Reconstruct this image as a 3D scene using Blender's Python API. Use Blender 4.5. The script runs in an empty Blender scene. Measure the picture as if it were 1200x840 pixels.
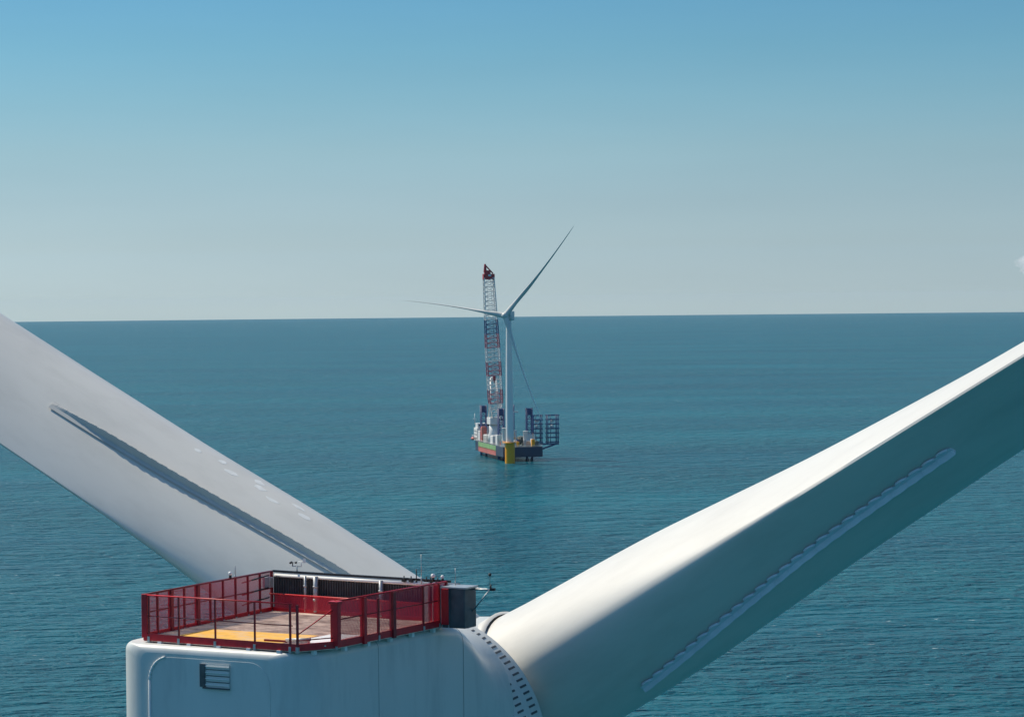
import bpy, bmesh, math, random
from mathutils import Vector, Matrix, noise
random.seed(4)
R_ = math.radians
scene = bpy.context.scene
COL = scene.collection

# ------------------------------------------------------------------ camera
CAM_H = 119.0
cd = bpy.data.cameras.new('camera'); cam = bpy.data.objects.new('camera', cd); COL.objects.link(cam)
cd.sensor_width = 36.0; cd.lens = 96.0
cd.clip_start = 0.5; cd.clip_end = 200000.0
cam.matrix_world = (Matrix.Translation((0, 0, CAM_H)) @ Matrix.Rotation(math.pi/2 - math.atan(68.4/3200), 4, 'X')
                    @ Matrix.Rotation(-R_(0.56), 4, 'Z'))
scene.camera = cam

# ------------------------------------------------------------------ sky, sun, exposure
SUN_AZ, SUN_EL = -58.0, 50.0        # degrees, clockwise from the view direction (+Y)
w = bpy.data.worlds.new('World'); scene.world = w; w.use_nodes = True
nt = w.node_tree; N = nt.nodes; L = nt.links; N.clear()
out = N.new('ShaderNodeOutputWorld'); bg = N.new('ShaderNodeBackground')
sky = N.new('ShaderNodeTexSky'); sky.sky_type = 'NISHITA'; sky.sun_disc = False
sky.sun_elevation = R_(SUN_EL); sky.sun_rotation = R_(SUN_AZ)
sky.air_density = 1.0; sky.dust_density = 0.6; sky.ozone_density = 2.0; sky.altitude = 100
tcw = N.new('ShaderNodeTexCoord'); sep = N.new('ShaderNodeSeparateXYZ')
ramp = N.new('ShaderNodeValToRGB')
L.new(tcw.outputs['Generated'], sep.inputs[0])
mxz = N.new('ShaderNodeMath'); mxz.operation = 'MAXIMUM'; mxz.inputs[1].default_value = 0.02; L.new(sep.outputs['Z'], mxz.inputs[0])
cmb = N.new('ShaderNodeCombineXYZ'); L.new(sep.outputs['X'], cmb.inputs[0]); L.new(sep.outputs['Y'], cmb.inputs[1]); L.new(mxz.outputs[0], cmb.inputs[2])
L.new(cmb.outputs[0], sky.inputs['Vector'])
mr = N.new('ShaderNodeMapRange'); mr.inputs[1].default_value = -0.01; mr.inputs[2].default_value = 0.19
L.new(sep.outputs['Z'], mr.inputs[0]); L.new(mr.outputs[0], ramp.inputs[0])
SKYRAMP = [(0.0353, (0.457, 0.563, 0.719)), (0.0728, (0.428, 0.546, 0.745)), (0.1353, (0.408, 0.546, 0.77)), (0.2291, (0.361, 0.48, 0.644)), (0.3228, (0.332, 0.46, 0.574)), (0.4166, (0.288, 0.45, 0.549)), (0.5103, (0.243, 0.432, 0.528)), (0.6009, (0.22, 0.42, 0.527)), (1.0, (0.38, 0.62, 0.73))]
e = ramp.color_ramp.elements
while len(e) < len(SKYRAMP): e.new(0.5)
for i, (p, c) in enumerate(SKYRAMP): e[i].position = p; e[i].color = (*c, 1)
mul = N.new('ShaderNodeMixRGB'); mul.blend_type = 'MULTIPLY'; mul.inputs[0].default_value = 1
L.new(sky.outputs[0], mul.inputs[1]); L.new(ramp.outputs[0], mul.inputs[2])
skn = N.new('ShaderNodeTexNoise'); skn.inputs['Scale'].default_value = 1.6; skn.inputs['Detail'].default_value = 5; skn.inputs['Roughness'].default_value = .55
skm = N.new('ShaderNodeMapping'); skm.inputs['Scale'].default_value = (2.2, 2.2, 16.0); L.new(tcw.outputs['Generated'], skm.inputs[0]); L.new(skm.outputs[0], skn.inputs['Vector'])
skr = N.new('ShaderNodeMapRange'); skr.inputs[1].default_value = .3; skr.inputs[2].default_value = .7; skr.inputs[3].default_value = .965; skr.inputs[4].default_value = 1.035; L.new(skn.outputs['Fac'], skr.inputs[0])
hzm = N.new('ShaderNodeVectorMath'); hzm.operation = 'SCALE'; L.new(mul.outputs[0], hzm.inputs[0]); L.new(skr.outputs[0], hzm.inputs['Scale'])
L.new(hzm.outputs[0], bg.inputs['Color']); bg.inputs['Strength'].default_value = 0.15
L.new(bg.outputs[0], out.inputs['Surface'])

sd = bpy.data.lights.new('sun', 'SUN'); sd.energy = 4.7; sd.angle = R_(0.5); sd.color = (1.0, 0.89, 0.72)
sun = bpy.data.objects.new('sun', sd); COL.objects.link(sun)
sv = Vector((math.sin(R_(SUN_AZ))*math.cos(R_(SUN_EL)), math.cos(R_(SUN_AZ))*math.cos(R_(SUN_EL)), math.sin(R_(SUN_EL))))
sun.rotation_euler = (-sv).to_track_quat('-Z', 'Y').to_euler(); sun.location = (0, 0, 300)

scene.render.engine = 'CYCLES'; scene.cycles.volume_bounces = 6
scene.view_settings.view_transform = 'Standard'; scene.view_settings.look = 'None'
scene.view_settings.exposure = 0.12; scene.view_settings.gamma = 1.0

# ------------------------------------------------------------------ helpers
def tag(o, label=None, cat=None, group=None, kind=None):
    if label: o['label'] = label
    if cat: o['category'] = cat
    if group: o['group'] = group
    if kind: o['kind'] = kind
    return o

def empty(name, loc=(0, 0, 0), rz=0.0, parent=None):
    o = bpy.data.objects.new(name, None); COL.objects.link(o)
    o.location = loc; o.rotation_euler = (0, 0, rz); o.empty_display_size = 1
    if parent: o.parent = parent
    return o

class MB:
    def __init__(s): s.v = []; s.f = []; s.sm = []
    def add(s, vs, fs, smooth=False):
        n = len(s.v); s.v += [tuple(p) for p in vs]
        for f in fs: s.f.append([i+n for i in f]); s.sm.append(smooth)
        return s
    def box(s, c, d, rot=None):
        vs = [Vector((x*d[0]/2, y*d[1]/2, z*d[2]/2)) for x in (-1, 1) for y in (-1, 1) for z in (-1, 1)]
        if rot is not None: vs = [rot @ q for q in vs]
        c = Vector(c)
        return s.add([q+c for q in vs], [(0, 1, 3, 2), (4, 6, 7, 5), (0, 4, 5, 1), (2, 3, 7, 6), (0, 2, 6, 4), (1, 5, 7, 3)])
    def bar(s, a, b, wd, ht=None, up=(0, 0, 1)):
        a = Vector(a); b = Vector(b); ht = ht or wd; d = (b-a); l = d.length; d.normalize()
        u = Vector(up)
        if abs(d.dot(u)) > .98: u = Vector((0, 1, 0))
        x = d.cross(u).normalized(); z = x.cross(d)
        return s.box((a+b)/2, (wd, l, ht), Matrix((x, d, z)).transposed())
    def tube(s, a, b, r, r2=None, n=10, cap=True, smooth=True):
        a = Vector(a); b = Vector(b); r2 = r if r2 is None else r2
        d = (b-a).normalized(); u = Vector((0, 0, 1)) if abs(d.z) < .9 else Vector((1, 0, 0))
        x = d.cross(u).normalized(); y = d.cross(x)
        ra = [a+(x*math.cos(t)+y*math.sin(t))*r for t in [2*math.pi*i/n for i in range(n)]]
        rb = [b+(x*math.cos(t)+y*math.sin(t))*r2 for t in [2*math.pi*i/n for i in range(n)]]
        s.add(ra+rb, [(i, (i+1) % n, n+(i+1) % n, n+i) for i in range(n)], smooth)
        if cap: s.add(ra, [list(range(n))[::-1]]); s.add(rb, [list(range(n))])
        return s
    def path(s, pts, r, n=8):
        for a, b in zip(pts, pts[1:]): s.tube(a, b, r, n=n)
        return s
    def loft(s, rings, smooth=True, cap=True):
        n = len(rings[0]); vs = [p for r in rings for p in r]; fs = []
        for k in range(len(rings)-1):
            for i in range(n):
                fs.append((k*n+i, k*n+(i+1) % n, (k+1)*n+(i+1) % n, (k+1)*n+i))
        s.add(vs, fs, smooth)
        if cap:
            s.add(rings[0], [list(range(n))[::-1]]); s.add(rings[-1], [list(range(n))])
        return s
    def lathe(s, prof, c=(0, 0, 0), n=32, axis='z', cap=False):
        rings = []
        for r, h in prof:
            ring = []
            for i in range(n):
                t = 2*math.pi*i/n; x, y = r*math.cos(t), r*math.sin(t)
                p = (x, y, h) if axis == 'z' else (x, h, -y)
                ring.append((p[0]+c[0], p[1]+c[1], p[2]+c[2]))
            rings.append(ring)
        return s.loft(rings, True, cap)
    def sphere(s, c, r, n=12, m=8, sz=1):
        return s.lathe([(max(r*math.sin(math.pi*i/m), 1e-4), -r*sz*math.cos(math.pi*i/m)) for i in range(m+1)], c, n)
    def prism(s, poly, z0, z1):
        n = len(poly)
        s.add([(x, y, z0) for x, y in poly]+[(x, y, z1) for x, y in poly],
              [list(range(n))[::-1], list(range(n, 2*n))]+[(i, (i+1) % n, n+(i+1) % n, n+i) for i in range(n)])
        return s
    def build(s, name, mat, parent=None, bevel=0.0, mw=None, autosm=None):
        me = bpy.data.meshes.new(name); me.from_pydata(s.v, [], s.f); 
        me.polygons.foreach_set('use_smooth', s.sm)
        bm = bmesh.new(); bm.from_mesh(me); bmesh.ops.remove_doubles(bm, verts=bm.verts, dist=1e-5)
        bmesh.ops.recalc_face_normals(bm, faces=bm.faces)
        if autosm:
            for ed in bm.edges:
                if len(ed.link_faces) == 2 and ed.calc_face_angle(0) > R_(autosm): ed.smooth = False
        bm.to_mesh(me); bm.free()
        me.materials.append(mat)
        o = bpy.data.objects.new(name, me); COL.objects.link(o)
        if parent: o.parent = parent
        if mw is not None: o.matrix_local = mw
        if bevel:
            b = o.modifiers.new('bevel', 'BEVEL'); b.width = bevel; b.segments = 2; b.limit_method = 'ANGLE'; b.angle_limit = R_(40)
        return o

def copy_tree(o, parent=None):
    c = o.copy(); COL.objects.link(c); c.parent = parent
    for ch in list(o.children): copy_tree(ch, c)
    return c

# ------------------------------------------------------------------ materials
def mat(name, color, rough=0.5, metal=0.0, var=0.0, vscale=1.0, bump=0.0, bscale=20.0, stretch=(1, 1, 1), dirt=None, dscale=0.5, damt=0.3, dthr=(0.5, 0.75), spec=0.5):
    m = bpy.data.materials.new(name); m.use_nodes = True; nt = m.node_tree; N = nt.nodes; L = nt.links
    b = N['Principled BSDF']; b.inputs['Roughness'].default_value = rough; b.inputs['Metallic'].default_value = metal
    b.inputs['Specular IOR Level'].default_value = spec
    tc = N.new('ShaderNodeTexCoord'); mp = N.new('ShaderNodeMapping'); mp.inputs['Scale'].default_value = stretch
    L.new(tc.outputs['Object'], mp.inputs[0])
    nz = N.new('ShaderNodeTexNoise'); nz.inputs['Scale'].default_value = vscale; nz.inputs['Detail'].default_value = 5
    L.new(mp.outputs[0], nz.inputs['Vector'])
    rp = N.new('ShaderNodeValToRGB'); rp.color_ramp.elements[0].position = .3; rp.color_ramp.elements[1].position = .7
    rp.color_ramp.elements[0].color = (*[c*(1-var) for c in color], 1); rp.color_ramp.elements[1].color = (*[min(1, c*(1+var)) for c in color], 1)
    L.new(nz.outputs['Fac'], rp.inputs[0]); src = rp.outputs[0]
    if dirt:
        n2 = N.new('ShaderNodeTexNoise'); n2.inputs['Scale'].default_value = dscale; n2.inputs['Detail'].default_value = 7; n2.inputs['Roughness'].default_value = .65
        L.new(mp.outputs[0], n2.inputs['Vector'])
        r2 = N.new('ShaderNodeMapRange'); r2.inputs[1].default_value = dthr[0]; r2.inputs[2].default_value = dthr[1]; r2.inputs[4].default_value = damt
        L.new(n2.outputs['Fac'], r2.inputs[0])
        mx = N.new('ShaderNodeMixRGB'); mx.inputs[2].default_value = (*dirt, 1)
        L.new(r2.outputs[0], mx.inputs[0]); L.new(src, mx.inputs[1]); src = mx.outputs[0]
    L.new(src, b.inputs['Base Color'])
    if bump:
        n3 = N.new('ShaderNodeTexNoise'); n3.inputs['Scale'].default_value = bscale; n3.inputs['Detail'].default_value = 4
        L.new(mp.outputs[0], n3.inputs['Vector'])
        bp = N.new('ShaderNodeBump'); bp.inputs['Strength'].default_value = 1; bp.inputs['Distance'].default_value = bump
        L.new(n3.outputs['Fac'], bp.inputs['Height']); L.new(bp.outputs[0], b.inputs['Normal'])
    return m

M = {}
M['blade'] = mat('blade_gelcoat', (.64, .63, .59), .42, var=.04, vscale=.5, stretch=(1, 1, .3), dirt=(.40, .39, .36), dscale=1.3, damt=.34, dthr=(.45, .8), bump=.004, bscale=1.2)
M['spoiler_shade'] = mat('shaded_spoiler_gelcoat', (.50, .50, .48), .45, var=.05, vscale=1.5, dirt=(.4, .42, .45), dscale=1.5, damt=.3)  # darker copy of the spoiler colour, shade put into the tone
M['pad'] = mat('lit_spoiler_gelcoat', (.68, .72, .80), .5, var=.05, vscale=1.5)  # paler copy of the spoiler colour, sky light put into the tone
M['nacelle'] = mat('nacelle_paint', (.60, .62, .60), .42, var=.04, vscale=.6, stretch=(1, 1, .2), dirt=(.28, .31, .32), dscale=1.6, damt=.42, dthr=(.5, .8), bump=.006, bscale=1.0)
M['white'] = mat('white_paint', (.75, .76, .75), .4, var=.04, dirt=(.45, .42, .38), damt=.3)
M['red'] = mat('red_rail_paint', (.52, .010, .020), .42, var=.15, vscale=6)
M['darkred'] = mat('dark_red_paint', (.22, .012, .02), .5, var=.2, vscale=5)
M['galv'] = mat('galvanised_steel', (.42, .44, .45), .42, .55, var=.15, vscale=9)
M['black'] = mat('black_rubber', (.018, .02, .023), .5, var=.3, vscale=8)
M['charcoal'] = mat('charcoal_cooler_fins', (.085, .090, .098), .45, var=.25, vscale=4)
M['deck'] = mat('deck_grating', (.80, .66, .56), .7, var=.10, vscale=3, dirt=(.30, .19, .15), dscale=1.8, damt=.7, dthr=(.42, .66), stretch=(1, 2.2, 1))  # dark tone is weathering plus shadow lines put into the colour
M['deckyel'] = mat('deck_yellow_paint', (.78, .42, .05), .6, var=.12, vscale=5, dirt=(.60, .46, .34), dscale=2.2, damt=.6, dthr=(.48, .66))
M['yellow'] = mat('yellow_transition_paint', (.85, .36, .012), .45, var=.08, vscale=.3, dirt=(.30, .20, .06), dscale=.3, damt=.4)
M['tower'] = mat('tower_paint', (.74, .74, .72), .42, var=.03, vscale=.1)
M['navy'] = mat('navy_paint_and_hull_shade', (.035, .05, .09), .45, var=.2, vscale=.1, dirt=(.10, .07, .05), dscale=.15, damt=.4)  # navy paint; on the hull it stands in for shade
M['green'] = mat('green_hull_paint', (.20, .42, .14), .5, var=.2, vscale=.3, dirt=(.30, .30, .22), dscale=.4, damt=.6, dthr=(.42, .62))
M['hullred'] = mat('red_hull_paint', (.55, .12, .10), .5, var=.2, vscale=.3, dirt=(.35, .22, .18), dscale=.4, damt=.6, dthr=(.42, .62))
M['shipwhite'] = mat('ship_white_paint', (.72, .72, .70), .45, var=.06, vscale=.2, dirt=(.4, .3, .22), dscale=.2, damt=.35)
M['shipdeck'] = mat('ship_deck_steel', (.10, .13, .12), .7, var=.3, vscale=.15)
M['cranered'] = mat('crane_red_paint', (.42, .03, .04), .45, var=.1)
M['patch'] = mat('pale_gelcoat_patch', (.74, .75, .73), .45, var=.06, vscale=6)
M['pinkred'] = mat('faded_red_lattice', (.42, .12, .16), .5, var=.15)
M['steelblue'] = mat('blue_leg_paint', (.05, .08, .20), .45, var=.15, vscale=.2)
M['window'] = mat('dark_window_glass', (.015, .02, .025), .12)
M['dark_gap'] = mat('slot_shadow_and_joint', (.07, .08, .09), .6)  # dark colour in place of shade in slots, gaps and groove; also panel joints

def mesh_mat(name, color, hole=.5, scale=30.0):
    """wire mesh panel: procedural openings between the wires"""
    m = bpy.data.materials.new(name); m.use_nodes = True; nt = m.node_tree; N = nt.nodes; L = nt.links
    b = N['Principled BSDF']; b.inputs['Base Color'].default_value = (*color, 1); b.inputs['Roughness'].default_value = .5
    tc = N.new('ShaderNodeTexCoord'); sp = N.new('ShaderNodeSeparateXYZ'); L.new(tc.outputs['Object'], sp.inputs[0])
    ad = N.new('ShaderNodeMath'); ad.operation = 'ADD'; L.new(sp.outputs['X'], ad.inputs[0]); L.new(sp.outputs['Y'], ad.inputs[1])
    fac = []
    for src in (ad.outputs[0], sp.outputs['Z']):
        mu = N.new('ShaderNodeMath'); mu.operation = 'MULTIPLY'; mu.inputs[1].default_value = scale; L.new(src, mu.inputs[0])
        fr = N.new('ShaderNodeMath'); fr.operation = 'FRACT'; L.new(mu.outputs[0], fr.inputs[0])
        lt = N.new('ShaderNodeMath'); lt.operation = 'GREATER_THAN'; lt.inputs[1].default_value = math.sqrt(hole); L.new(fr.outputs[0], lt.inputs[0])
        fac.append(lt)
    mx = N.new('ShaderNodeMath'); mx.operation = 'MAXIMUM'; L.new(fac[0].outputs[0], mx.inputs[0]); L.new(fac[1].outputs[0], mx.inputs[1])
    L.new(mx.outputs[0], b.inputs['Alpha'])
    return m
M['mesh'] = mesh_mat('red_wire_mesh', (.60, .025, .06), .36, 55)

# ------------------------------------------------------------------ sea
EARTH = 6371000.0
def make_sea():
    mb = MB(); n = 256; rs = [0.01]; r = 40.0
    while r < 75000: rs.append(r); r *= 1.07
    rings = [[(q*math.cos(2*math.pi*i/n), q*math.sin(2*math.pi*i/n), -q*q/(2*EARTH)) for i in range(n)] for q in rs]
    mb.loft(rings, True, False)
    m = bpy.data.materials.new('sea_water'); m.use_nodes = True; nt = m.node_tree; N = nt.nodes; L = nt.links
    b = N['Principled BSDF']
    geo = N.new('ShaderNodeNewGeometry')
    def noise_at(scale, stretch, detail=3, rough=.55, dist=0.0):
        mp = N.new('ShaderNodeMapping'); mp.inputs['Scale'].default_value = stretch; mp.inputs['Rotation'].default_value = (0, 0, R_(12))
        L.new(geo.outputs['Position'], mp.inputs[0])
        t = N.new('ShaderNodeTexNoise'); t.inputs['Scale'].default_value = scale; t.inputs['Detail'].default_value = detail; t.inputs['Roughness'].default_value = rough
        t.inputs['Distortion'].default_value = dist
        L.new(mp.outputs[0], t.inputs['Vector']); return t.outputs['Fac']
    def math_(op, a, c):
        q = N.new('ShaderNodeMath'); q.operation = op
        for i, s in enumerate((a, c)):
            if isinstance(s, (int, float)): q.inputs[i].default_value = s
            else: L.new(s, q.inputs[i])
        return q.outputs[0]
    gust = N.new('ShaderNodeMapRange'); gust.inputs[1].default_value = .35; gust.inputs[2].default_value = .65; gust.inputs[3].default_value = .65; gust.inputs[4].default_value = 1.25
    L.new(noise_at(.0045, (.4, 1, 1), 3), gust.inputs[0])
    chop = math_('ADD', math_('MULTIPLY', noise_at(.115, (.55, 1, 1), 3, .55, .3), 11.5), math_('MULTIPLY', noise_at(.42, (.6, 1, 1), 3, .6), 3.2))
    waves = math_('ADD', math_('MULTIPLY', noise_at(.045, (.5, 1, 1), 3, .6), 12.0), math_('MULTIPLY', chop, gust.outputs[0]))
    bp = N.new('ShaderNodeBump'); bp.inputs['Strength'].default_value = 1.0; bp.inputs['Distance'].default_value = 1.0
    L.new(waves, bp.inputs['Height']); L.new(bp.outputs[0], b.inputs['Normal'])
    # water body colour: broad currents and the cloudy water stirred up round the jacked-up ship
    rp = N.new('ShaderNodeValToRGB'); rp.color_ramp.elements[0].position = .35; rp.color_ramp.elements[1].position = .65
    rp.color_ramp.elements[0].color = (.002, .082, .124, 1); rp.color_ramp.elements[1].color = (.003, .112, .150, 1)
    L.new(noise_at(.0035, (.35, 1, 1), 4), rp.inputs[0])
    sub = N.new('ShaderNodeVectorMath'); sub.operation = 'SUBTRACT'; sub.inputs[1].default_value = (-22, 1965, 0); L.new(geo.outputs['Position'], sub.inputs[0])
    mps = N.new('ShaderNodeVectorMath'); mps.operation = 'MULTIPLY'; mps.inputs[1].default_value = (1/45, 1/75, 0); L.new(sub.outputs[0], mps.inputs[0])
    ln = N.new('ShaderNodeVectorMath'); ln.operation = 'LENGTH'; L.new(mps.outputs[0], ln.inputs[0])
    blob = math_('ADD', ln.outputs['Value'], math_('MULTIPLY', math_('SUBTRACT', noise_at(.03, (.4, 1, 1), 4), .5), 1.6))
    mr = N.new('ShaderNodeMapRange'); mr.inputs[1].default_value = 1.2; mr.inputs[2].default_value = .2; mr.inputs[4].default_value = .6; L.new(blob, mr.inputs[0])
    mx = N.new('ShaderNodeMixRGB'); mx.inputs[2].default_value = (.02, .17, .22, 1); L.new(mr.outputs[0], mx.inputs[0]); L.new(rp.outputs[0], mx.inputs[1])
    # scattered small whitecaps
    fo = N.new('ShaderNodeMapRange'); fo.inputs[1].default_value = .66; fo.inputs[2].default_value = .74; L.new(noise_at(.30, (.55, 1, 1), 3, .6), fo.inputs[0])
    gate = N.new('ShaderNodeMapRange'); gate.inputs[1].default_value = .50; gate.inputs[2].default_value = .62; L.new(noise_at(.02, (1, 1, 1), 2), gate.inputs[0])
    mf = N.new('ShaderNodeMixRGB'); mf.inputs[2].default_value = (.6, .65, .66, 1)
    L.new(math_('MULTIPLY', fo.outputs[0], gate.outputs[0]), mf.inputs[0]); L.new(mx.outputs[0], mf.inputs[1])
    L.new(mf.outputs[0], b.inputs['Base Color'])
    b.inputs['Roughness'].default_value = .22; b.inputs['IOR'].default_value = 1.333; b.inputs['Specular IOR Level'].default_value = .045
    return tag(mb.build('sea', m), kind='structure')
make_sea()

# ------------------------------------------------------------------ wind turbine blade
def itp(s, pts):
    if s <= pts[0][0]: return pts[0][1]
    for (a, u), (c, v) in zip(pts, pts[1:]):
        if s <= c: return u+(v-u)*(s-a)/(c-a)
    return pts[-1][1]
def smooth(x): x = min(max(x, 0), 1); return x*x*(3-2*x)
CHORD = [(1.9, 4.0), (3.5, 4.02), (6, 4.03), (9, 4.07), (13, 4.24), (17, 4.4), (22, 4.72), (30, 4.4), (45, 3.2), (60, 2.3), (75, 1.5), (81, .9), (83.5, .15)]
THICK = [(1.9, 4.0), (3.5, 3.95), (6.7, 3.71), (11.8, 2.725), (17, 2.076), (22, 1.75), (30, 1.2), (45, .75), (60, .48), (75, .25), (83.5, .03)]
AXISX = [(1.9, .5), (6, .462), (12, .458), (17, .46), (30, .36), (84, .3)]
TWIST = [(1.9, 10.3), (17, 12), (24, 10.6), (40, 4), (84, -2)]
ROUND = [(1.9, .88), (3, .68), (6, .383), (12, .05), (14, 0)]
def sm_itp(s, pts, h=1.6):                                  # the tables rounded off so that the loft has no kinks
    if s < 4 or s > 80: return itp(s, pts)
    return sum(itp(s+h*k/2, pts)*wt for k, wt in ((-2, .1), (-1, .2), (0, .4), (1, .2), (2, .1)))
def blade_pt(s, x, side, off=0.0):
    c = sm_itp(s, CHORD); T = sm_itp(s, THICK); px = sm_itp(s, AXISX); g = R_(sm_itp(s, TWIST)); wv = sm_itp(s, ROUND)
    n = (.2969*math.sqrt(max(x, 0))-.126*x-.3516*x*x+.2843*x**3-.1036*x**4)*5
    y = T*(wv*math.sqrt(max(x*(1-x), 0))+(1-wv)*(n+.012*x*smooth((s-3)/4)))*side+off
    d = (x-px)*c
    bend = BEND*((max(s-15, 0)/68.5)**2)
    return Vector((-d*math.sin(g)+y*math.cos(g)+bend, -d*math.cos(g)-y*math.sin(g), s))
BEND = 3.2
PATCHES = True
def blade_mesh():
    n = 29; xs = [(1-math.cos(math.pi*i/(n-1)))/2 for i in range(n)]
    S = [1.9, 2.3, 2.8, 3.4, 4] + [4+.6*i for i in range(1, 44)] + [31+2.0*i for i in range(0, 25)] + [80.5, 81.5, 82.3, 83, 83.5]
    rings = []
    for s in S:
        rings.append([blade_pt(s, x, 1) for x in xs]+[blade_pt(s, x, -1) for x in xs[-2:0:-1]])
    mb = MB(); mb.loft(rings, True, True); return mb
def make_blade(parent, mw, mesh=None, tapered=True):
    if mesh is None: b = blade_mesh().build('blade', M['blade'], parent, mw=mw, autosm=42)
    else:
        b = bpy.data.objects.new('blade', mesh); COL.objects.link(b); b.parent = parent; b.matrix_local = mw
    # spoiler of short overlapping plates along the thick inner part
    sp = MB(); foot_x = lambda s: itp(s, [(5, .565), (8, .625), (11, .665), (16, .70)])
    S0, S1, K = (4.4 if tapered else 5.1), (15.5 if tapered else 15.9), (60 if tapered else 22)
    def hgt(s):
        if tapered: return itp(s, [(4.4, .10), (5.4, .17), (8, .20), (11.5, .25), (12.7, .26), (13.5, .24), (15.5, .05)])
        return itp(s, [(4.6, .13), (8, .15), (15.9, .16)])
    for k in range(K):
        a = S0+(S1-S0)*k/K; c = S0+(S1-S0)*(k+1)/K-(.0 if tapered else .004)
        cols = []
        for j, s in enumerate((a, (a+c)/2, c)):
            base = blade_pt(s, .605 if tapered else foot_x(s), 1, -.03); h = hgt(s)*((1.0 if k % 2 else .93) if tapered else (1.0 if j == 1 else .9)); g = R_(sm_itp(s, TWIST))
            nrm = Vector((math.cos(g), -math.sin(g), 0)); ted = Vector((-math.sin(g), -math.cos(g), 0))
            t0 = base + nrm*.06 + ted*-.05; top = base+nrm*(h+.03)+ted*(.12*h/.4)
            cols.append((base-ted*(.07 if tapered else .22), t0+nrm*.03, top, top+ted*.025, base+ted*.10+nrm*.05, base+ted*.20))
        m = len(cols[0]); vs = [p for col in cols for p in col]
        fs = [(q*m+i, q*m+i+1, (q+1)*m+i+1, (q+1)*m+i) for q in range(2) for i in range(m-1)]
        fs += [tuple(range(m)), tuple(range(2*m, 3*m))[::-1]] + [(0, m-1, 2*m-1, m), (m, 2*m-1, 3*m-1, 2*m)]
        sp.add(vs, fs)
    for k in range(25):                                     # round sealant pads along the foot of the spoiler
        if tapered: break
        s = S0+.25+(S1-S0-.5)*k/24; q = blade_pt(s, foot_x(s)+.012, 1, .0); g = R_(sm_itp(s, TWIST)); nrm = Vector((math.cos(g), -math.sin(g), 0))
        sp.tube(q-nrm*.05, q+nrm*.012, .225, .215, n=14)
    sp.build('spoiler', M['spoiler_shade' if tapered else 'pad'], b)
    if tapered and mesh is not None and PATCHES:
        rp_ = random.Random(5)
        for s, x in ((7.2, .36), (7.6, .30), (8.3, .38), (8.9, .33), (9.1, .27), (9.9, .34), (10.4, .28), (11.2, .31)):
            q = blade_pt(s, x, 1, .0); q1 = blade_pt(s+.05, x, 1, 0); q2 = blade_pt(s, x+.01, 1, 0)
            nn = (q1-q).cross(q2-q).normalized(); nn = nn if nn.x > 0 else -nn
            t1 = (q1-q).normalized(); t2 = nn.cross(t1); k = 9; a_ = rp_.uniform(.12, .26); b_ = rp_.uniform(.05, .1)
            ring = [q+t1*math.cos(2*math.pi*i/k)*a_*rp_.uniform(.7, 1.2)+t2*math.sin(2*math.pi*i/k)*b_*rp_.uniform(.7, 1.2) for i in range(k)]
            pm = MB(); pm.loft([[p-nn*.02 for p in ring], [p+nn*.002 for p in ring]], False); pm.build('pale_patch', M['patch'], b)  # small pale patches on the inner blade
    co = MB(); co.lathe([(2.0, 1.45), (2.09, 1.47), (2.09, 1.86), (2.0, 1.9)], n=48); co.build('root_collar', M['blade'], b)
    return b

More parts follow.
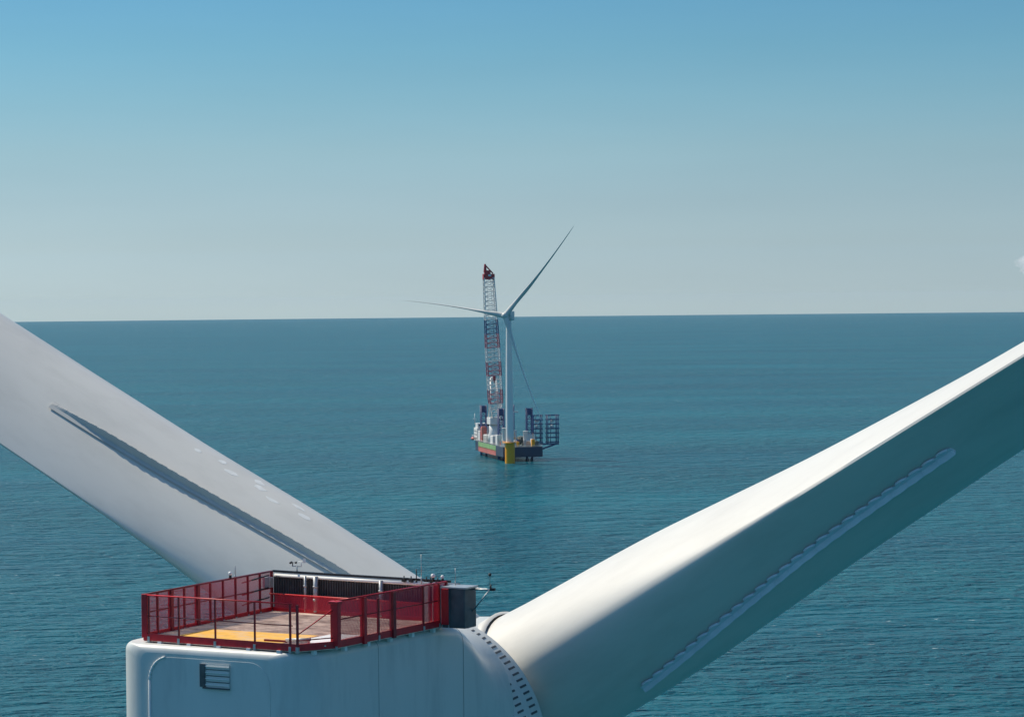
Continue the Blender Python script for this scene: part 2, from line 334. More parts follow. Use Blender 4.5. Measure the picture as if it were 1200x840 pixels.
# ------------------------------------------------------------------ wind turbine
HUBY, HUBZ, TILT = 7.0, 107.954, R_(6)
def rrect(hw, zt, zb, y, rt, rb, n=8, cx=0.0, skew=0.0):
    pts = []
    for (cxx, cz, r, a0) in ((cx+hw-rt, zt-rt, rt, 0), (cx-hw+rt, zt-rt, rt, 90), (cx-hw+rb, zb+rb, rb, 180), (cx+hw-rb, zb+rb, rb, 270)):
        for i in range(n+1):
            a = R_(a0+90*i/n); pts.append((cxx+r*math.cos(a), y+skew*(cxx+r*math.cos(a)), cz+r*math.sin(a)))
    return pts
NC = .28                                                     # body centre line, beside the hub axis
def make_turbine(loc, az, theta):
    t = empty('wind_turbine', (loc[0], loc[1], loc[2]), -R_(az))
    # --- foundation, tower
    tp = MB(); tp.lathe([(3.6, -8), (3.6, 14.6), (3.75, 14.7), (3.75, 15.4), (3.3, 15.5)], n=40, cap=True); tp = tp.build('transition_piece', M['yellow'], t, autosm=30)
    pl = MB(); pl.lathe([(3.76, 15.05), (5.6, 15.05), (5.6, 15.3), (3.76, 15.3)], n=24); pl.build('work_platform', M['yellow'], tp)
    ra = MB()
    for i in range(24):
        a = 2*math.pi*i/24; ra.tube((5.5*math.cos(a), 5.5*math.sin(a), 15.3), (5.5*math.cos(a), 5.5*math.sin(a), 16.4), .04, n=5)
        b2 = 2*math.pi*(i+1)/24
        for z in (15.85, 16.4): ra.tube((5.5*math.cos(a), 5.5*math.sin(a), z), (5.5*math.cos(b2), 5.5*math.sin(b2), z), .035, n=5)
    ra.build('guard_rail', M['yellow'], tp)
    bl = MB()
    for sx in (-.8, .8): bl.tube((3.9*.4+sx, -4.6, -4), (3.9*.4+sx, -4.6, 9), .22, n=8)
    for z in range(0, 9): bl.tube((.76, -4.6, z), (2.36, -4.6, z), .05, n=5)
    for z in (1, 8):
        for sx in (-.8, .8): bl.tube((1.56+sx, -4.6, z), (1.2+sx*.7, -3.2, z), .14, n=6)
    bl.build('boat_landing', M['yellow'], tp)
    tw = MB(); tw.lathe([(2.8, 15.5), (2.7, 40), (2.4, 70), (1.95, 97), (1.95, 104.3)], n=48, cap=True); tw = tw.build('tower', M['tower'], t, autosm=30)
    dr = MB(); dr.box((0, -3.27, 17.2), (1.0, .12, 2.3)); dr.build('door', M['galv'], tw)
    # --- nacelle shell
    mb = MB(); rings = []
    def q_(u, r): u = min(max(u/r, 0), 1); return r*(1-math.sqrt(max(0, 1-(1-u)**2)))
    ys = [0, .006, .02, .045, .08, .12, .17, .23, .30, .38,   .46, .56, .68, .85] + [1.3, 2.5, 4, 5.5, 6.4, 7.1, 7.7, 8.1, 8.5, 8.8, 9.02]
    for dy in ys:
        f = smooth((dy-5.8)/2.9); hw = 2.66+.26*min(dy/6.5, 1)+.10*f-q_(dy, .85); zt = 111.17-.30*f-q_(dy, .17)
        r = .17+1.9*f**1.3
        rings.append(rrect(hw, zt, 104.3+.5*f+q_(dy, .5), -5.78+dy, r+.03, .6+2.0*f, cx=(NC-.24)*(1-f)))
    mb.loft(rings); nac = mb.build('nacelle', M['nacelle'], t, autosm=50)
    for dy in (2.95, 6.6):
        f = smooth((dy-5.8)/2.9); sm_ = MB()
        ring = rrect(2.66+.26*min(dy/6.5, 1)+.10*f+.002, 111.17-.30*f+.002, 104.3+.5*f, -5.78+dy, .17+1.9*f**1.3+.03, .6+2.0*f, cx=(NC-.24)*(1-f))
        sm_.path(ring+ring[:1], .0045, 4); sm_.build('panel_joint', M['dark_gap'], nac)
    return t, nac
def rotor(t, theta, pitch=0.0):
    base = Matrix.Translation((0, HUBY, HUBZ)) @ Matrix.Rotation(TILT, 4, 'X')
    g = MB(); g.lathe([(2.6, -4.35), (3.02, -4.30), (3.10, -4.22), (3.10, -3.76), (3.22, -3.72), (3.22, -2.42), (3.12, -2.34), (2.2, -2.3)], n=96, axis='y', cap=True)
    g = g.build('generator_ring', M['nacelle'], t, mw=base, autosm=35)
    K = 112
    for y, ly in ((-3.36, .30), (-2.76, .30)):
        sl = MB()
        for i in range(K):
            rot = Matrix.Rotation(-2*math.pi*i/K, 3, 'Y'); sl.box(rot @ Vector((3.205, y, 0)), (.05, ly, .055), rot)
        sl.build('cooling_slots', M['dark_gap'], g)  # dark blocks stand in for the shade inside the slots
    # hub
    h = MB(); h.lathe([(1.9, -2.62), (2.25, -2.45), (2.45, -1.9), (2.55, -.9), (2.5, .6), (2.25, 1.6), (1.75, 2.5), (1.05, 3.1), (.4, 3.35), (.01, 3.4)], n=64, axis='y')
    h = h.build('hub', M['nacelle'], t, mw=base)
    sk = MB(); sk.lathe([(1.4, -2.33), (2.76, -2.25), (2.80, -2.10), (2.6, -1.98), (2.3, -1.98)], n=64, axis='y'); sk.build('weather_seal', M['white'], h)
    sk = MB(); sk.lathe([(2.3, -1.99), (2.66, -1.99), (2.66, -1.86), (2.3, -1.82)], n=64, axis='y'); sk.build('brake_groove', M['dark_gap'], h)
    proto = None
    for k in range(3):
        mw = base @ Matrix.Rotation(R_(90-theta-120*k), 4, 'Y') @ Matrix.Rotation(R_(pitch), 4, 'Z')
        proto = make_blade(t, mw, proto.data if proto else None, tapered=(k == 1))
    return h

# ---- the near turbine, seen from behind and above its nacelle
AZ = 29.0; a_ = Vector((math.sin(R_(AZ)), math.cos(R_(AZ)), 0))
hub_plan = Vector((-.857, 73.0, 0)); base = hub_plan - a_*HUBY
near, nac = make_turbine((base.x, base.y, 0), AZ, 30)
tag(near, 'huge pale grey wind turbine in the foreground with a red railed platform on its nacelle', 'wind turbine', 'offshore wind turbines')
hub = rotor(near, 30.13)

# rear panel with a white bead for its sunlit edge, louvre vent
ZP = 111.22; Y0 = HUBY
def loc(v): return v + HUBY
ry = -5.78
pts = []
x0, x1, zt, zb, rr = -1.52, 1.80, 110.93, 105.6, .55
for (cx, cz, a0) in ((x0+rr, zt-rr, 180), (x1-rr, zt-rr, 90)):
    for i in range(9):
        a = R_(a0-90*i/8); pts.append((cx+rr*math.cos(a), cz+rr*math.sin(a)))
pts = [(x0, zb)]+pts+[(x1, zb)]
n = len(pts)
pan = MB(); pan.add([(x, ry+.02, z) for x, z in pts]+[(x*.995, ry-.010, z-.01) for x, z in pts], [list(range(n, 2*n))]+[(i, (i+1) % n, n+(i+1) % n, n+i) for i in range(n)])
pan = pan.build('rear_hatch', M['nacelle'], near)
bead = MB()
for i, (p, q) in enumerate(zip(pts[:8], pts[1:9])): bead.tube((p[0], ry-.02, p[1]), (q[0], ry-.02, q[1]), .030*(1 if i < 6 else .8), .030*(1 if i < 5 else .75), n=8)
bead.build('hatch_edge_glint', M['white'], pan)  # white bead stands in for sunlight caught on the hatch edge
vx0, vz1 = -.06, 110.84
vent = MB(); vent.box((vx0+.38, ry-.03, vz1-.27), (.78, .02, .54)); vent = vent.build('air_vent', M['nacelle'], near)
fr = MB(); fr.box((vx0+.05, ry-.05, vz1-.27), (.14, .05, .52)); fr.build('vent_hinge_plate', M['charcoal'], vent)
sl = MB()
for k in range(4): sl.box((vx0+.46, ry-.055, vz1-.06-.14*k), (.66, .035, .022), Matrix.Rotation(R_(-15), 3, 'X'))
sl.build('vent_slats', M['nacelle'], vent)
sl = MB()
for k in range(3): sl.box((vx0+.46, ry-.045, vz1-.13-.14*k), (.64, .012, .018))
sl.box((vx0+.42, ry-.06, vz1-.55), (.72, .05, .03)); sl.build('vent_gaps', M['dark_gap'], vent)  # dark bars stand in for the shade between the slats

# ---- helicopter hoist platform
P = [Vector((-1.95, loc(-12.42), 0)), Vector((2.46, loc(-12.66), 0)), Vector((2.92, loc(-11.80), 0)), Vector((3.02, loc(-7.05), 0)), Vector((-2.30, loc(-6.62), 0))]
ZF = 111.30
plat = MB(); plat.prism([(p.x, p.y) for p in P], ZF-.10, ZF-.02); plat = plat.build('hoist_platform', M['deck'], near)
gr = MB()
for i in range(46):                                          # bearing bars of the grating
    y = P[0].y+.35+i*.122
    if y > P[3].y-.05: break
    gr.box(((-2.15+2.9)/2, y, ZF-.005), (4.9, .018, .03))
gr.build('grating_bars', M['deck'], plat)
ye = MB(); ye.box((.20, loc(-11.45), ZF+.006), (3.0, 1.6, .012)); ye.build('landing_mark', M['deckyel'], plat)
ye = MB(); ye.box((2.2, loc(-11.0), ZF+.006), (.75, 1.6, .012)); ye.build('landing_mark', M['white'], plat)
kb = MB()
for a, b in zip(P, P[1:]+P[:1]): kb.bar(a+Vector((0, 0, ZF)), b+Vector((0, 0, ZF)), .035, .16)
kb.build('kick_plate', M['red'], plat)
for a, b in zip(P, P[1:]+P[:1]):
    nf = 5 if (b-a).length > 2 else 1
    for k in range(nf):
        q = a.lerp(b, (k+.5)/nf); ft = MB(); ft.box((q.x*.97, q.y, ZF-.14), (.10, .10, .12)); ft.build('platform_foot', M['white'], plat)
RH = .97
def post(p, wd=.045, m='red', h=RH, d=None):
    mb = MB(); mb.box((p.x, p.y, ZF+h/2-.06), (wd, d or wd, h+.10)); mb.build('rail_post', M[m], plat)
    sh = MB(); sh.box((p.x, p.y, ZF-.05), (.065, .065, .13)); sh.build('post_foot', M['galv'], plat)
def rail(a, b, z, m, r=.022):
    mb = MB(); mb.tube(a+Vector((0, 0, ZF+z)), b+Vector((0, 0, ZF+z)), r, n=8); mb.build('rail', M[m], plat)
def panel(a, b, z0=.08, z1=RH-.03, m='mesh'):
    mb = MB(); d = (b-a).normalized()*.02; nn = Vector((d.y, -d.x, 0)).normalized()*.006
    mb.add([a+d-nn+Vector((0, 0, ZF+z0)), b-d-nn+Vector((0, 0, ZF+z0)), b-d-nn+Vector((0, 0, ZF+z1)), a+d-nn+Vector((0, 0, ZF+z1))], [(0, 1, 2, 3)])
    mb.build('mesh_panel', M[m], plat)
# rear side
gate0 = P[0].lerp(P[1], .80)
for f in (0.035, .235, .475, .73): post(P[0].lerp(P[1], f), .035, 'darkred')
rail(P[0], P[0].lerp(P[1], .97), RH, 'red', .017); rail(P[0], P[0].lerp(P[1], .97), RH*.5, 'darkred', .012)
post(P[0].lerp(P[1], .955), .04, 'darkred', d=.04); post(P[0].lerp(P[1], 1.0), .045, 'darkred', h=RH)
# corner post plate, bright red
mb = MB(); mb.box((P[0].x+.03, P[0].y, ZF+RH/2), (.16, .05, RH+.04)); mb.build('corner_post', M['red'], plat, bevel=.01)
# gate box at the right rear corner
mb = MB(); mb.box((P[2].x, P[2].y, ZF+RH/2-.03), (.20, .14, RH)); mb.box((P[2].x, P[2].y, ZF+RH-.02), (.26, .2, .06)); mb.build('gate_box', M['red'], plat, bevel=.01)
mb = MB(); a = P[1]+Vector((.02, 0, ZF+.30)); b = P[2]+Vector((-.02, 0, ZF+.82)); mb.tube(a, b, .014, n=6); mb.build('gate_chain', M['red'], plat)
mb = MB(); a = P[1]+Vector((0, 0, ZF+.16)); b = P[2]+Vector((0, 0, ZF+.16)); mb.tube(a, b, .014, n=6); mb.build('gate_chain', M['darkred'], plat)
# right side
for f, wd, m, h in ((.0, .05, 'red', RH), (.24, .12, 'red', RH), (.37, .05, 'darkred', .88), (.50, .12, 'darkred', RH), (.78, .045, 'darkred', RH), (.93, .05, 'red', RH)): post(P[2].lerp(P[3], f), wd, m, h)
rail(P[2], P[3], RH, 'red', .024); rail(P[2], P[3], .55, 'darkred', .014)
for f0, f1 in ((0, .24), (.24, .50), (.50, .78), (.78, 1)): panel(P[2].lerp(P[3], f0), P[2].lerp(P[3], f1), m='mesh')
# left side (behind the deck from here)
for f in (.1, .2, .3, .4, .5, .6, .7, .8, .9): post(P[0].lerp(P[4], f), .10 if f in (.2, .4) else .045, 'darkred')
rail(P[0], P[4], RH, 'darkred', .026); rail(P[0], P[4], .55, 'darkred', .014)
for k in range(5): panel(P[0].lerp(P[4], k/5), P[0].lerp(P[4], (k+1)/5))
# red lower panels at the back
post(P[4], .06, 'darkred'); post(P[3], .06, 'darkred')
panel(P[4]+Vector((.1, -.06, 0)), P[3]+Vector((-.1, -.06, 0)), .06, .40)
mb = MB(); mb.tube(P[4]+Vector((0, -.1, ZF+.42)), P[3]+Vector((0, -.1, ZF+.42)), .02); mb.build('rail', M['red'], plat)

# ---- cooler behind the platform
ca = Vector((-2.36, loc(-6.46), 0)); cb = Vector((3.05, loc(-6.90), 0)); cd_ = (cb-ca).normalized(); cn = Vector((-cd_.y, cd_.x, 0))
cool = MB(); cool.bar(ca+cn*.22+Vector((0, 0, ZF+.44)), cb+cn*.22+Vector((0, 0, ZF+.44)), .40, .88); cool = cool.build('cooler', M['charcoal'], near, bevel=.01)
fin = MB()
for k in range(70):
    q = ca.lerp(cb, (k+.5)/70); fin.box((q.x, q.y, ZF+.44), (.012, .06, .78), Matrix.Rotation(math.atan2(cd_.y, cd_.x), 3, 'Z'))
fin.build('cooler_fins', M['charcoal'], cool)
fr = MB(); top = ZF+.96
fr.bar(ca+Vector((0, 0, top)), cb+Vector((0, 0, top)), .07, .055); fr.build('top_frame', M['black'], cool)
tb = MB(); tb.tube(ca+Vector((0.1, -.07, top-.095)), cb+Vector((-.05, -.07, top-.095)), .042, n=10); tb.build('coolant_pipe', M['white'], cool)
for fx, r in ((.205, .035), (.265, .06), (.635, .05)):
    q = ca.lerp(cb, fx); pp = MB(); pp.tube((q.x, q.y-.14, ZF+.02), (q.x, q.y-.14, top-.06), r, n=10)
    for z in (.3, .62): pp.tube((q.x, q.y-.14, ZF+z), (q.x, q.y-.14, ZF+z+.05), r+.015, n=10)
    pp.build('coolant_pipe', M['galv'], cool)
# dark cabinet at the right end, overhanging the side
cab = MB(); cab.box((3.42, loc(-7.12), ZF+.38), (.62, .55, .94)); cab = cab.build('cabinet', M['charcoal'], near, bevel=.015)
q = MB(); q.box((3.42, loc(-7.12), ZF+.872), (.70, .62, .035)); q.build('cabinet_lid', M['galv'], cab)
for x in (3.12, 3.30): 
    q = MB(); q.box((x, loc(-7.42), ZF+.38), (.02, .03, .92)); q.build('trim_strip', M['galv'], cab)
sc = MB(); sc.box((2.62, loc(-7.3), ZF+.48), (.16, .10, .96)); sc.box((2.80, loc(-7.3), ZF+.48), (.03, .05, .96)); sc.box((3.06, loc(-7.34), ZF+.46), (.06, .05, .92)); sc.build('cable_duct', M['galv'], near, bevel=.01)
bx = MB(); bx.box((2.90, loc(-7.22), ZF+.46), (.22, .06, .90)); bx.box((3.22, loc(-7.45), ZF+.42), (.20, .03, .86)); bx.build('red_door_panel', M['red'], near, bevel=.01)
# bracket arm reaching out to the right with a sensor
br = MB(); e0 = Vector((3.7, loc(-7.0), ZF+.82)); e1 = Vector((4.30, loc(-7.05), ZF+.82))
br.tube(e0, e1, .022); br.tube(e0+Vector((.0, 0, -.55)), e1+Vector((-.08, 0, 0)), .018); br.tube(e0+Vector((0, .25, 0)), e1, .018); br = br.build('sensor_bracket', M['galv'], near)
q = MB(); q.box(e1+Vector((0, 0, .02)), (.12, .08, .06)); q.tube(e1+Vector((-.05, 0, 0)), e1+Vector((-.05, 0, .13)), .02); q.sphere(e1+Vector((-.1, .05, .36)), .04); q.tube(e1+Vector((-.1, .05, 0)), e1+Vector((-.1, .05, .36)), .007, n=5); q.build('wind_sensor', M['black'], br)

# instruments on the top rails
def lamp(p, r=.07):
    b = MB(); b.tube(p, p+Vector((0, 0, .09)), .035, n=8); b = b.build('aviation_light', M['black'], near)
    q = MB(); q.sphere(p+Vector((0, 0, .09+r*.8)), r, 12, 8); q.build('light_dome', M['white'], b)
lamp(P[3]+Vector((-.42, .1, ZF+RH-.02)), .055); lamp(P[3]+Vector((-.17, .12, ZF+RH-.03)), .045)
lamp(P[0].lerp(P[4], .66)+Vector((0, 0, ZF+RH+.0)), .05)
def whip(p, h, r=.008, m='galv'):
    q = MB(); q.tube(p, p+Vector((0, 0, h*.25)), r*1.8, n=6); q.tube(p+Vector((0, 0, h*.25)), p+Vector((0, 0, h)), r, n=5); return q.build('antenna', M[m], near)
whip(P[3]+Vector((-.75, .1, ZF+RH-.1)), .72); whip(P[3]+Vector((-.92, .15, ZF+RH-.1)), .35, .014, 'black'); whip(P[3]+Vector((.20, .1, ZF+RH-.1)), .42)
whip(P[0].lerp(P[4], .70)+Vector((0, 0, ZF+RH)), .30, .012)
for dx in (-1.25, -1.05, -.62, -.5, -.3):
    q = MB(); p = P[3]+Vector((dx, .12, ZF+RH-.02)); q.box(p, (.10, .08, .09)); q.tube(p, p+Vector((0, 0, .10)), .014, n=6); q.build('rail_clamp', M['black'], near)
# cup anemometer and vane on a short mast
am = MB(); p = Vector(ca.lerp(cb, .14))+Vector((0, 0, top)); am.tube(p, p+Vector((0, 0, .16)), .016, n=6); am.bar(p+Vector((-.14, 0, .15)), p+Vector((.14, 0, .15)), .02); am = am.build('anemometer_mast', M['galv'], near)
q = MB()
for dx in (-.13,):
    q.tube(p+Vector((dx, 0, .15)), p+Vector((dx, 0, .25)), .012, n=6)
    for k in range(3):
        aa = k*2.094+.4; c = p+Vector((dx+.085*math.cos(aa), .085*math.sin(aa), .24)); q.sphere(c, .03, 8, 6); q.tube(p+Vector((dx, 0, .24)), c, .006, n=5)
q.build('cup_anemometer', M['black'], am)
q = MB(); q.tube(p+Vector((.13, 0, .15)), p+Vector((.13, 0, .27)), .012, n=6); q.tube(p+Vector((.04, 0, .27)), p+Vector((.24, 0, .27)), .009, n=6); q.box(p+Vector((.22, 0, .30)), (.08, .008, .11)); q.build('wind_vane', M['white'], am)
q = MB(); q.box((P[4].x+.05, P[4].y-.25, ZF+.72), (.22, .16, .26)); q.build('junction_box', M['galv'], near, bevel=.01)
for dz in (.25, .5, .8):
    q = MB(); q.tube((P[4].x, P[4].y-1.3, ZF+dz), (P[4].x+.12, P[4].y-.3, ZF+dz+.1), .018, n=6); q.build('cable', M['black'], near)
# low red hatch rim and yellow pad on deck
q = MB(); q.box((1.5, loc(-12.0), ZF+.03), (.75, .05, .05)); q.build('deck_stop', M['darkred'], plat)
q = MB(); q.box((2.25, loc(-12.30), ZF+.10), (.55, .10, .10)); q.tube((1.95, loc(-12.35), ZF+.12), (2.6, loc(-12.35), ZF+.16), .035); q.build('gate_latch', M['galv'], plat)

PATCHES = False
# ---- the far turbine beside the ship, rotor turned towards the camera's left
AZ2 = 201.0; a2 = Vector((math.sin(R_(AZ2)), math.cos(R_(AZ2)), 0))
far_base = Vector((-2.2, 1996, -.31))
far, nac2 = make_turbine(far_base, AZ2, 0)
tag(far, 'distant white wind turbine on a yellow foundation beside the crane ship', 'wind turbine', 'offshore wind turbines')
rotor(far, 130.5, 0)

# ------------------------------------------------------------------ jack-up installation ship
SH = Vector((-5.0, 2076, -.33)); SHR = R_(12); ship = empty('jack_up_ship', SH, SHR)
def on_ship(x, y, z): return SH+Vector((x*math.cos(SHR)-y*math.sin(SHR), x*math.sin(SHR)+y*math.cos(SHR), z))
tag(ship, 'jack-up installation ship with dark hull, raised legs and tall red and white crane', 'ship')
HB, HT = 3.2, 10.8; BW, BL = 15.0, 60.0        # hull bottom / deck heights, half beam, half length
def hull_prism(z0, z1, grow=0.0):
    return [(-BW-grow, -BL-grow), (BW+grow, -BL-grow), (BW+grow, BL*.75), (BW*.5, BL+grow), (-BW*.5, BL+grow), (-BW-grow, BL*.75)]
mb = MB(); mb.prism(hull_prism(0, 0), HB, HT); hull = mb.build('hull', M['navy'], ship, bevel=.4)  # navy stands in for shade on the hull faces turned from the sun
mb = MB(); mb.box((-BW-.04, 0, HT-2.3), (.08, 66, 4.2)); mb.build('green_side_band', M['green'], hull)
mb = MB(); mb.box((-BW-.04, 0, HB+2.0), (.08, 66, 3.9)); mb.build('red_side_band', M['hullred'], hull)
mb = MB(); mb.prism(hull_prism(0, 0, -.6), HT, HT+.06); mb.build('deck', M['shipdeck'], hull)
rl = MB(); hp = hull_prism(0, 0, -.3)
for (xa, ya), (xb, yb) in zip(hp, hp[1:]+hp[:1]):
    for z in (.6, 1.2): rl.tube((xa, ya, HT+z), (xb, yb, HT+z), .07, n=5)
    k = int(math.hypot(xb-xa, yb-ya)/3)
    for i in range(k): rl.tube((xa+(xb-xa)*i/k, ya+(yb-ya)*i/k, HT), (xa+(xb-xa)*i/k, ya+(yb-ya)*i/k, HT+1.2), .06, n=5)
rl.build('deck_rail', M['shipwhite'], hull)
# four legs with dark tops and white jacking houses
for sx, sy in ((-1, -1), (1, -1), (-1, 1), (1, 1)):
    x, y = sx*10.8, sy*33.0
    lg = MB(); hw = 2.0
    for ex in (-1, 1):
        for ey in (-1, 1): lg.tube((x+ex*hw, y+ey*hw, -20), (x+ex*hw, y+ey*hw, 38.5), .42, n=8)
    for z in range(-18, 38, 4):
        for (ax, ay, bx_, by) in ((-1, -1, 1, -1), (1, -1, 1, 1), (1, 1, -1, 1), (-1, 1, -1, -1)):
            lg.tube((x+ax*hw, y+ay*hw, z), (x+bx_*hw, y+by*hw, z+4), .2, n=5, cap=False); lg.tube((x+ax*hw, y+ay*hw, z), (x+bx_*hw, y+by*hw, z), .2, n=5, cap=False)
    lg.box((x, y, 35.6), (3.4, 3.4, 5.2))
    lg = lg.build('leg', M['steelblue'], ship)
    jh = MB()
    for ex in (-1, 1): jh.box((x+ex*3.1, y, HT+4.0), (1.3, 6.4, 8)); jh.box((x, y+ex*3.1, HT+4.0), (4.8, 1.3, 8))
    jh.build('jack_house', M['shipwhite'], ship, bevel=.15)
# accommodation block at the far left end, lit side towards the camera's left
ac = MB(); ac.box((-8.0, 45.5, HT+4.9), (13.5, 13, 9.8)); ac.box((-8.5, 44.5, HT+11.6), (11, 9, 3.6)); ac = ac.build('deckhouse', M['shipwhite'], ship, bevel=.2)
for k in range(3):
    for i in range(5): q = MB(); q.box((-13.2+i*2.5, 38.96, HT+2.0+k*2.6), (1.2, .1, 1.0)); q.build('window', M['window'], ac)
    for i in range(4): q = MB(); q.box((-14.78, 40.6+i*2.9, HT+2.0+k*2.6), (.1, 1.2, 1.0)); q.build('window', M['window'], ac)
q = MB(); q.box((-8.5, 39.96, HT+11.9), (9.6, .1, 1.3)); q.build('bridge_window', M['window'], ac)
mb = MB(); mb.box((-12.4, 25.2, HT+5.4), (4.0, 5, 10.8)); mb.box((-12.4, 25.2, HT+11.2), (3.4, 3.8, .9)); mb.build('funnel', M['hullred'], ac, bevel=.2)
mb = MB(); mb.tube((-15.5, 44, HT+12.4), (-15.5, 44, HT+21), .28); mb.tube((-17, 44, HT+17), (-14, 44, HT+17), .2); mb.build('radar_mast', M['shipwhite'], ac)
mb = MB()
for i in range(3): mb.box((-14.0, 36-i*1.2, HT+1.5+3.0*i), (1.4, 3.0, .5))
mb.build('stair_landing', M['shipwhite'], ac)
lb = MB(); lb.lathe([(.05, -3.2), (1.0, -2.4), (1.3, 0), (1.0, 2.4), (.05, 3.2)], (-16.9, 46, HT+1.5), 10, 'y'); lb = lb.build('lifeboat', M['hullred'], ship)
for yy in (-2, 2):
    mb = MB(); mb.path([(-14.5, 46+yy, HT+.4), (-16.9, 46+yy, HT+4.4), (-16.9, 46+yy, HT+2.4)], .2, 6); mb.build('davit', M['shipwhite'], lb)
# white beam of the small deck crane between the legs
mb = MB(); mb.bar((6.5, 24, 33.2), (14.5, 24, 33.2), .8, 1.0); mb.tube((10.5, 24, HT), (10.5, 24, 33), .5, n=8); mb.build('deck_crane', M['shipwhite'], ship)
# deck machinery
for (x, y, dx, dy, dz, m) in ((7, -46, 5, 5, 3.2, 'galv'), (3, -18, 9, 12, 3.2, 'shipdeck'), (1.0, 16, 6, 12, 5, 'shipwhite'), (11, -6, 5, 14, 4.5, 'shipdeck'), (-9.5, -44, 5, 6, 3.6, 'green'), (-12, -12, 4, 9, 6.0, 'shipwhite'), (-4, -40, 3.4, 5, 5.2, 'galv'), (12, -44, 3.5, 4, 3.0, 'navy'), (-12.8, 12, 3, 12, 5.6, 'shipwhite')):
    mb = MB(); mb.box((x, y, HT+dz/2+.06), (dx, dy, dz)); mb.box((x, y, HT+dz+.25), (dx*.8, dy*.8, .4))
    for s in (-1, 1): mb.box((x+s*dx*.45, y, HT+dz/2), (.3, dy+.3, dz))
    mb.build('machinery_house', M[m], ship, bevel=.1)

rc = random.Random(8)
for k in range(60):
    x = rc.uniform(-13, 13); y = rc.uniform(-57, 28)
    if abs(x) > 8 and abs(abs(y)-31) < 7: continue
    dx, dy, dz = rc.uniform(.8, 2.8), rc.uniform(1.0, 4), rc.uniform(1.0, 5.2)
    mb = MB(); mb.box((x, y, HT+dz/2+.06), (dx, dy, dz)); mb.box((x, y, HT+dz+.15), (dx*.7, dy*.7, .3))
    if k % 3 == 0: mb.tube((x, y, HT+dz), (x, y, HT+dz+rc.uniform(2, 6)), .16, n=6)
    mb.build('deck_equipment', M[rc.choice(['shipwhite', 'shipwhite', 'shipdeck', 'navy', 'cranered', 'galv', 'yellow', 'steelblue'])], ship, bevel=.08)
# crane round the rear left leg: pedestal, slewing house, A-frame and lattice boom
CX, CY = -8.6, 0.0
mb = MB(); mb.lathe([(5.2, HT), (5.2, HT+6), (4.4, HT+9), (4.4, HT+14)], (CX, CY, 0), 28, cap=True); ped = mb.build('crane_pedestal', M['shipwhite'], ship)
mb = MB(); mb.box((CX, CY, HT+17), (10, 13, 5.2)); mb.box((CX+3.8, CY-7.4, HT+18), (2.4, 2.4, 3.4)); hs = mb.build('crane_house', M['shipwhite'], ship, bevel=.2)
mb = MB(); mb.box((CX+3.8, CY-8.65, HT+18.3), (1.8, .1, 1.6)); mb.build('cab_window', M['window'], hs)
mb = MB()
apex = (CX+.5, CY+5, 60)
for sx in (-4, 4):
    mb.tube((CX+sx, CY+5, HT+19.6), (CX+sx*.5, CY+5, 60), .55, n=8); mb.tube((CX+sx, CY-5, HT+19.6), (CX+sx*.5, CY+5, 60), .45, n=8)
for k in range(5):
    z = 36+k*5.5; f = (z-32.1)/(60-32.1); hw = 4-2*f; mb.tube((CX-hw, CY+5, z), (CX+hw, CY+5, z), .28, n=6)
mb.tube((CX-2, CY+5, 60), (CX+2, CY+5, 60), .8, n=8)
mb.build('crane_frame', M['shipwhite'], ship)
foot = Vector((CX, CY-6.0, HT+20)); tip = Vector((CX-6.3, CY-12.0, 136.5))
axis = (tip-foot); LEN = axis.length; ax = axis.normalized(); sx_ = Vector((1, 0, 0)); sx_ = (sx_-ax*sx_.dot(ax)).normalized(); sy_ = ax.cross(sx_)
def bw(f): return (6.0+4.0*f/.12) if f < .12 else (10.0 if f < .45 else 10.0-2.6*(f-.45)/.55)
NB = 30; crane_parts = []
for seg in range(10):
    mb = MB()
    for k in range(seg*3, seg*3+3):
        f0, f1 = k/NB, (k+1)/NB
        c0 = foot+axis*f0; c1 = foot+axis*f1; w0 = bw(f0); w1 = bw(f1)
        cor = [(-1, -1), (1, -1), (1, 1), (-1, 1)]
        A = [c0+sx_*i*w0/2+sy_*j*w0*.34 for i, j in cor]; B = [c1+sx_*i*w1/2+sy_*j*w1*.34 for i, j in cor]
        for q in range(4):
            mb.tube(A[q], B[q], .42, n=6, cap=False)
            mb.tube(A[q], A[(q+1) % 4], .19, n=5, cap=False)
            mb.tube(A[q], B[(q+1) % 4], .19, n=5, cap=False)
    mb.build('boom_section', M[('shipwhite', 'pinkred', 'shipwhite', 'pinkred', 'shipwhite', 'pinkred', 'steelblue', 'shipwhite', 'shipwhite', 'shipwhite')[seg]], ship)
mb = MB(); mb.box(tip+Vector((0, 0, .6)), (8.6, 4.5, 4.2)); mb.box(tip+Vector((-1.0, 0, 3.8)), (4.6, 3, 3.2)); mb.tube(tip+Vector((-2.6, 0, 4)), tip+Vector((-2.6, 0, 10.2)), 1.3, .7); mb.tube(tip+Vector((3.4, 0, 3)), tip+Vector((-2.2, 0, 9)), .5)
mb.build('boom_head', M['cranered'], ship, bevel=.1)
mb = MB(); mb.box(tip+Vector((0.4, -2.4, 1.6)), (2.2, .3, 1.3)); mb.build('head_light', M['shipwhite'], ship)
mb = MB()
for s in (-1.6, 1.6): mb.tube(Vector(apex)+Vector((s, 0, 0)), tip+Vector((s, 0, 0)), .10, n=5)
mb.tube(tip+Vector((3.4, -1, 0)), Vector((tip.x+3.4, tip.y-1, 62)), .09, n=5); mb.build('hoist_wire', M['galv'], ship)
mb = MB(); mb.box((tip.x+3.4, tip.y-1, 60.5), (1.8, 1.4, 3.2)); mb.tube((tip.x+3.4, tip.y-1, 59), (tip.x+3.4, tip.y-1, 57), .35); mb.build('hook_block', M['cranered'], ship)

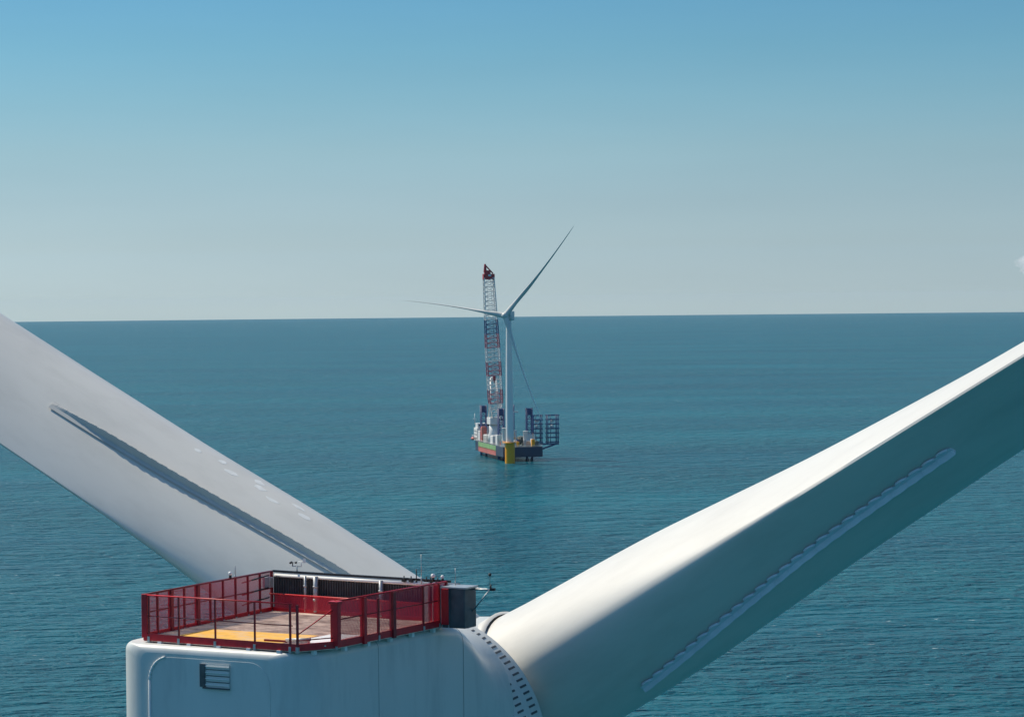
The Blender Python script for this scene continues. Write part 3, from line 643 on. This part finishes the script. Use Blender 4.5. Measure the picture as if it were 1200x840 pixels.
# ---- cargo: blade racks overhanging the right side, blades in them, tower sections on deck
def rack(x, y, w_, d_, label):
    t = empty('blade_rack', on_ship(x, y, HT), SHR)
    t['label'] = label; t['category'] = 'cargo rack'; t['group'] = 'blade racks on the ship'
    for sx in (-1, 1):
        for sy in (-1, 1):
            q = MB(); q.tube((sx*w_/2, sy*d_/2, 0), (sx*w_/2, sy*d_/2, 22), .38, n=6); q.build('upright', M['steelblue'], t)
    for k, z in enumerate((1.2, 4.6, 8.0, 11.4, 14.8, 18.2, 21.4)):
        q = MB()
        for sy in (-1, 1): q.bar((-w_/2-.9, sy*d_/2, z), (w_/2+.9, sy*d_/2, z), .5, .7)
        for sx in (-1, 1): q.bar((sx*w_/2, -d_/2, z), (sx*w_/2, d_/2, z), .4, .5)
        q.build('crossbeam', M['steelblue'], t)
    for sx in (-.25, .25):
        q = MB(); q.tube((sx*w_, -d_/2-.3, .5), (sx*w_, -d_/2-.3, 21.8), .22, n=6); q.build('upright', M['steelblue'], t)
    for z in (13.0, 17.0):
        q = MB(); q.lathe([(.9, -1.6), (1.15, -1.5), (1.15, 1.4), (.6, 1.7)], (0, 0, z), 14, 'y', True); q.build('clamp_frame', M['shipwhite'], t)
    return t
rack(19.2, -22, 6.4, 5, 'dark blue steel blade rack on the right of the ship deck, nearer the leg')
rack(31.0, -22, 8.0, 5, 'dark blue steel blade rack overhanging the ship side, farthest right')
mb = MB()
for y in (-24.5, -22, -19.5): mb.bar((11, y, HT-.2), (35.4, y, HT-.2), .8, .9)
for y in (-24.5, -19.5): mb.tube((15, y, HB+1), (33, y, HT-.6), .35, n=6)
mb.build('outrigger', M['steelblue'], ship)
for (x, y, h, r, lab) in ((-11.0, -46.0, 13.5, 1.9, 'tall white upright cylinder on the ship deck left of the yellow foundation'), (7.5, -36, 10.5, 2.1, 'short white upright cylinder on the ship deck right of the yellow foundation')):
    mb = MB(); mb.lathe([(r, 0), (r*1.02, .3), (r, .4), (r*.96, h-.4), (r, h-.3), (r, h)], n=24, cap=True)
    b = mb.build('tower_section', M['shipwhite']); b.location = on_ship(x, y, HT+.06); tag(b, lab, 'tower section')

# ------------------------------------------------------------------ small cloud low over the horizon
mc = bpy.data.materials.new('cloud_vapour'); mc.use_nodes = True; nt = mc.node_tree; nt.nodes.remove(nt.nodes['Principled BSDF'])
vol = nt.nodes.new('ShaderNodeVolumePrincipled'); vol.inputs['Density'].default_value = .0045; vol.inputs['Color'].default_value = (1, 1, 1, 1)
nt.links.new(vol.outputs[0], nt.nodes['Material Output'].inputs['Volume'])
bm = bmesh.new()
bmesh.ops.create_icosphere(bm, subdivisions=4, radius=1)
for v in bm.verts:
    d = v.co.normalized(); f = 1+.45*noise.noise(d*1.6+Vector((3, 1, 2)))+.25*noise.noise(d*4)
    v.co = Vector((d.x*260*f, d.y*200*f, d.z*110*f))
me = bpy.data.meshes.new('cloud'); bm.to_mesh(me); bm.free(); me.materials.append(mc)
cl = bpy.data.objects.new('cloud', me); COL.objects.link(cl); cl.location = (4905, 25000, 400)
tag(cl, 'small white cloud low in the sky at the right edge', 'cloud')

# ------------------------------------------------------------------ thin sea haze
mh = bpy.data.materials.new('sea_haze'); mh.use_nodes = True; nt = mh.node_tree; nt.nodes.remove(nt.nodes['Principled BSDF'])
vol = nt.nodes.new('ShaderNodeVolumePrincipled'); vol.inputs['Density'].default_value = 5e-6; vol.inputs['Color'].default_value = (.82, .92, 1, 1)
nt.links.new(vol.outputs[0], nt.nodes['Material Output'].inputs['Volume'])
hz = MB(); hz.box((0, 0, -115), (152000, 152000, 664)); tag(hz.build('haze', mh), kind='stuff')
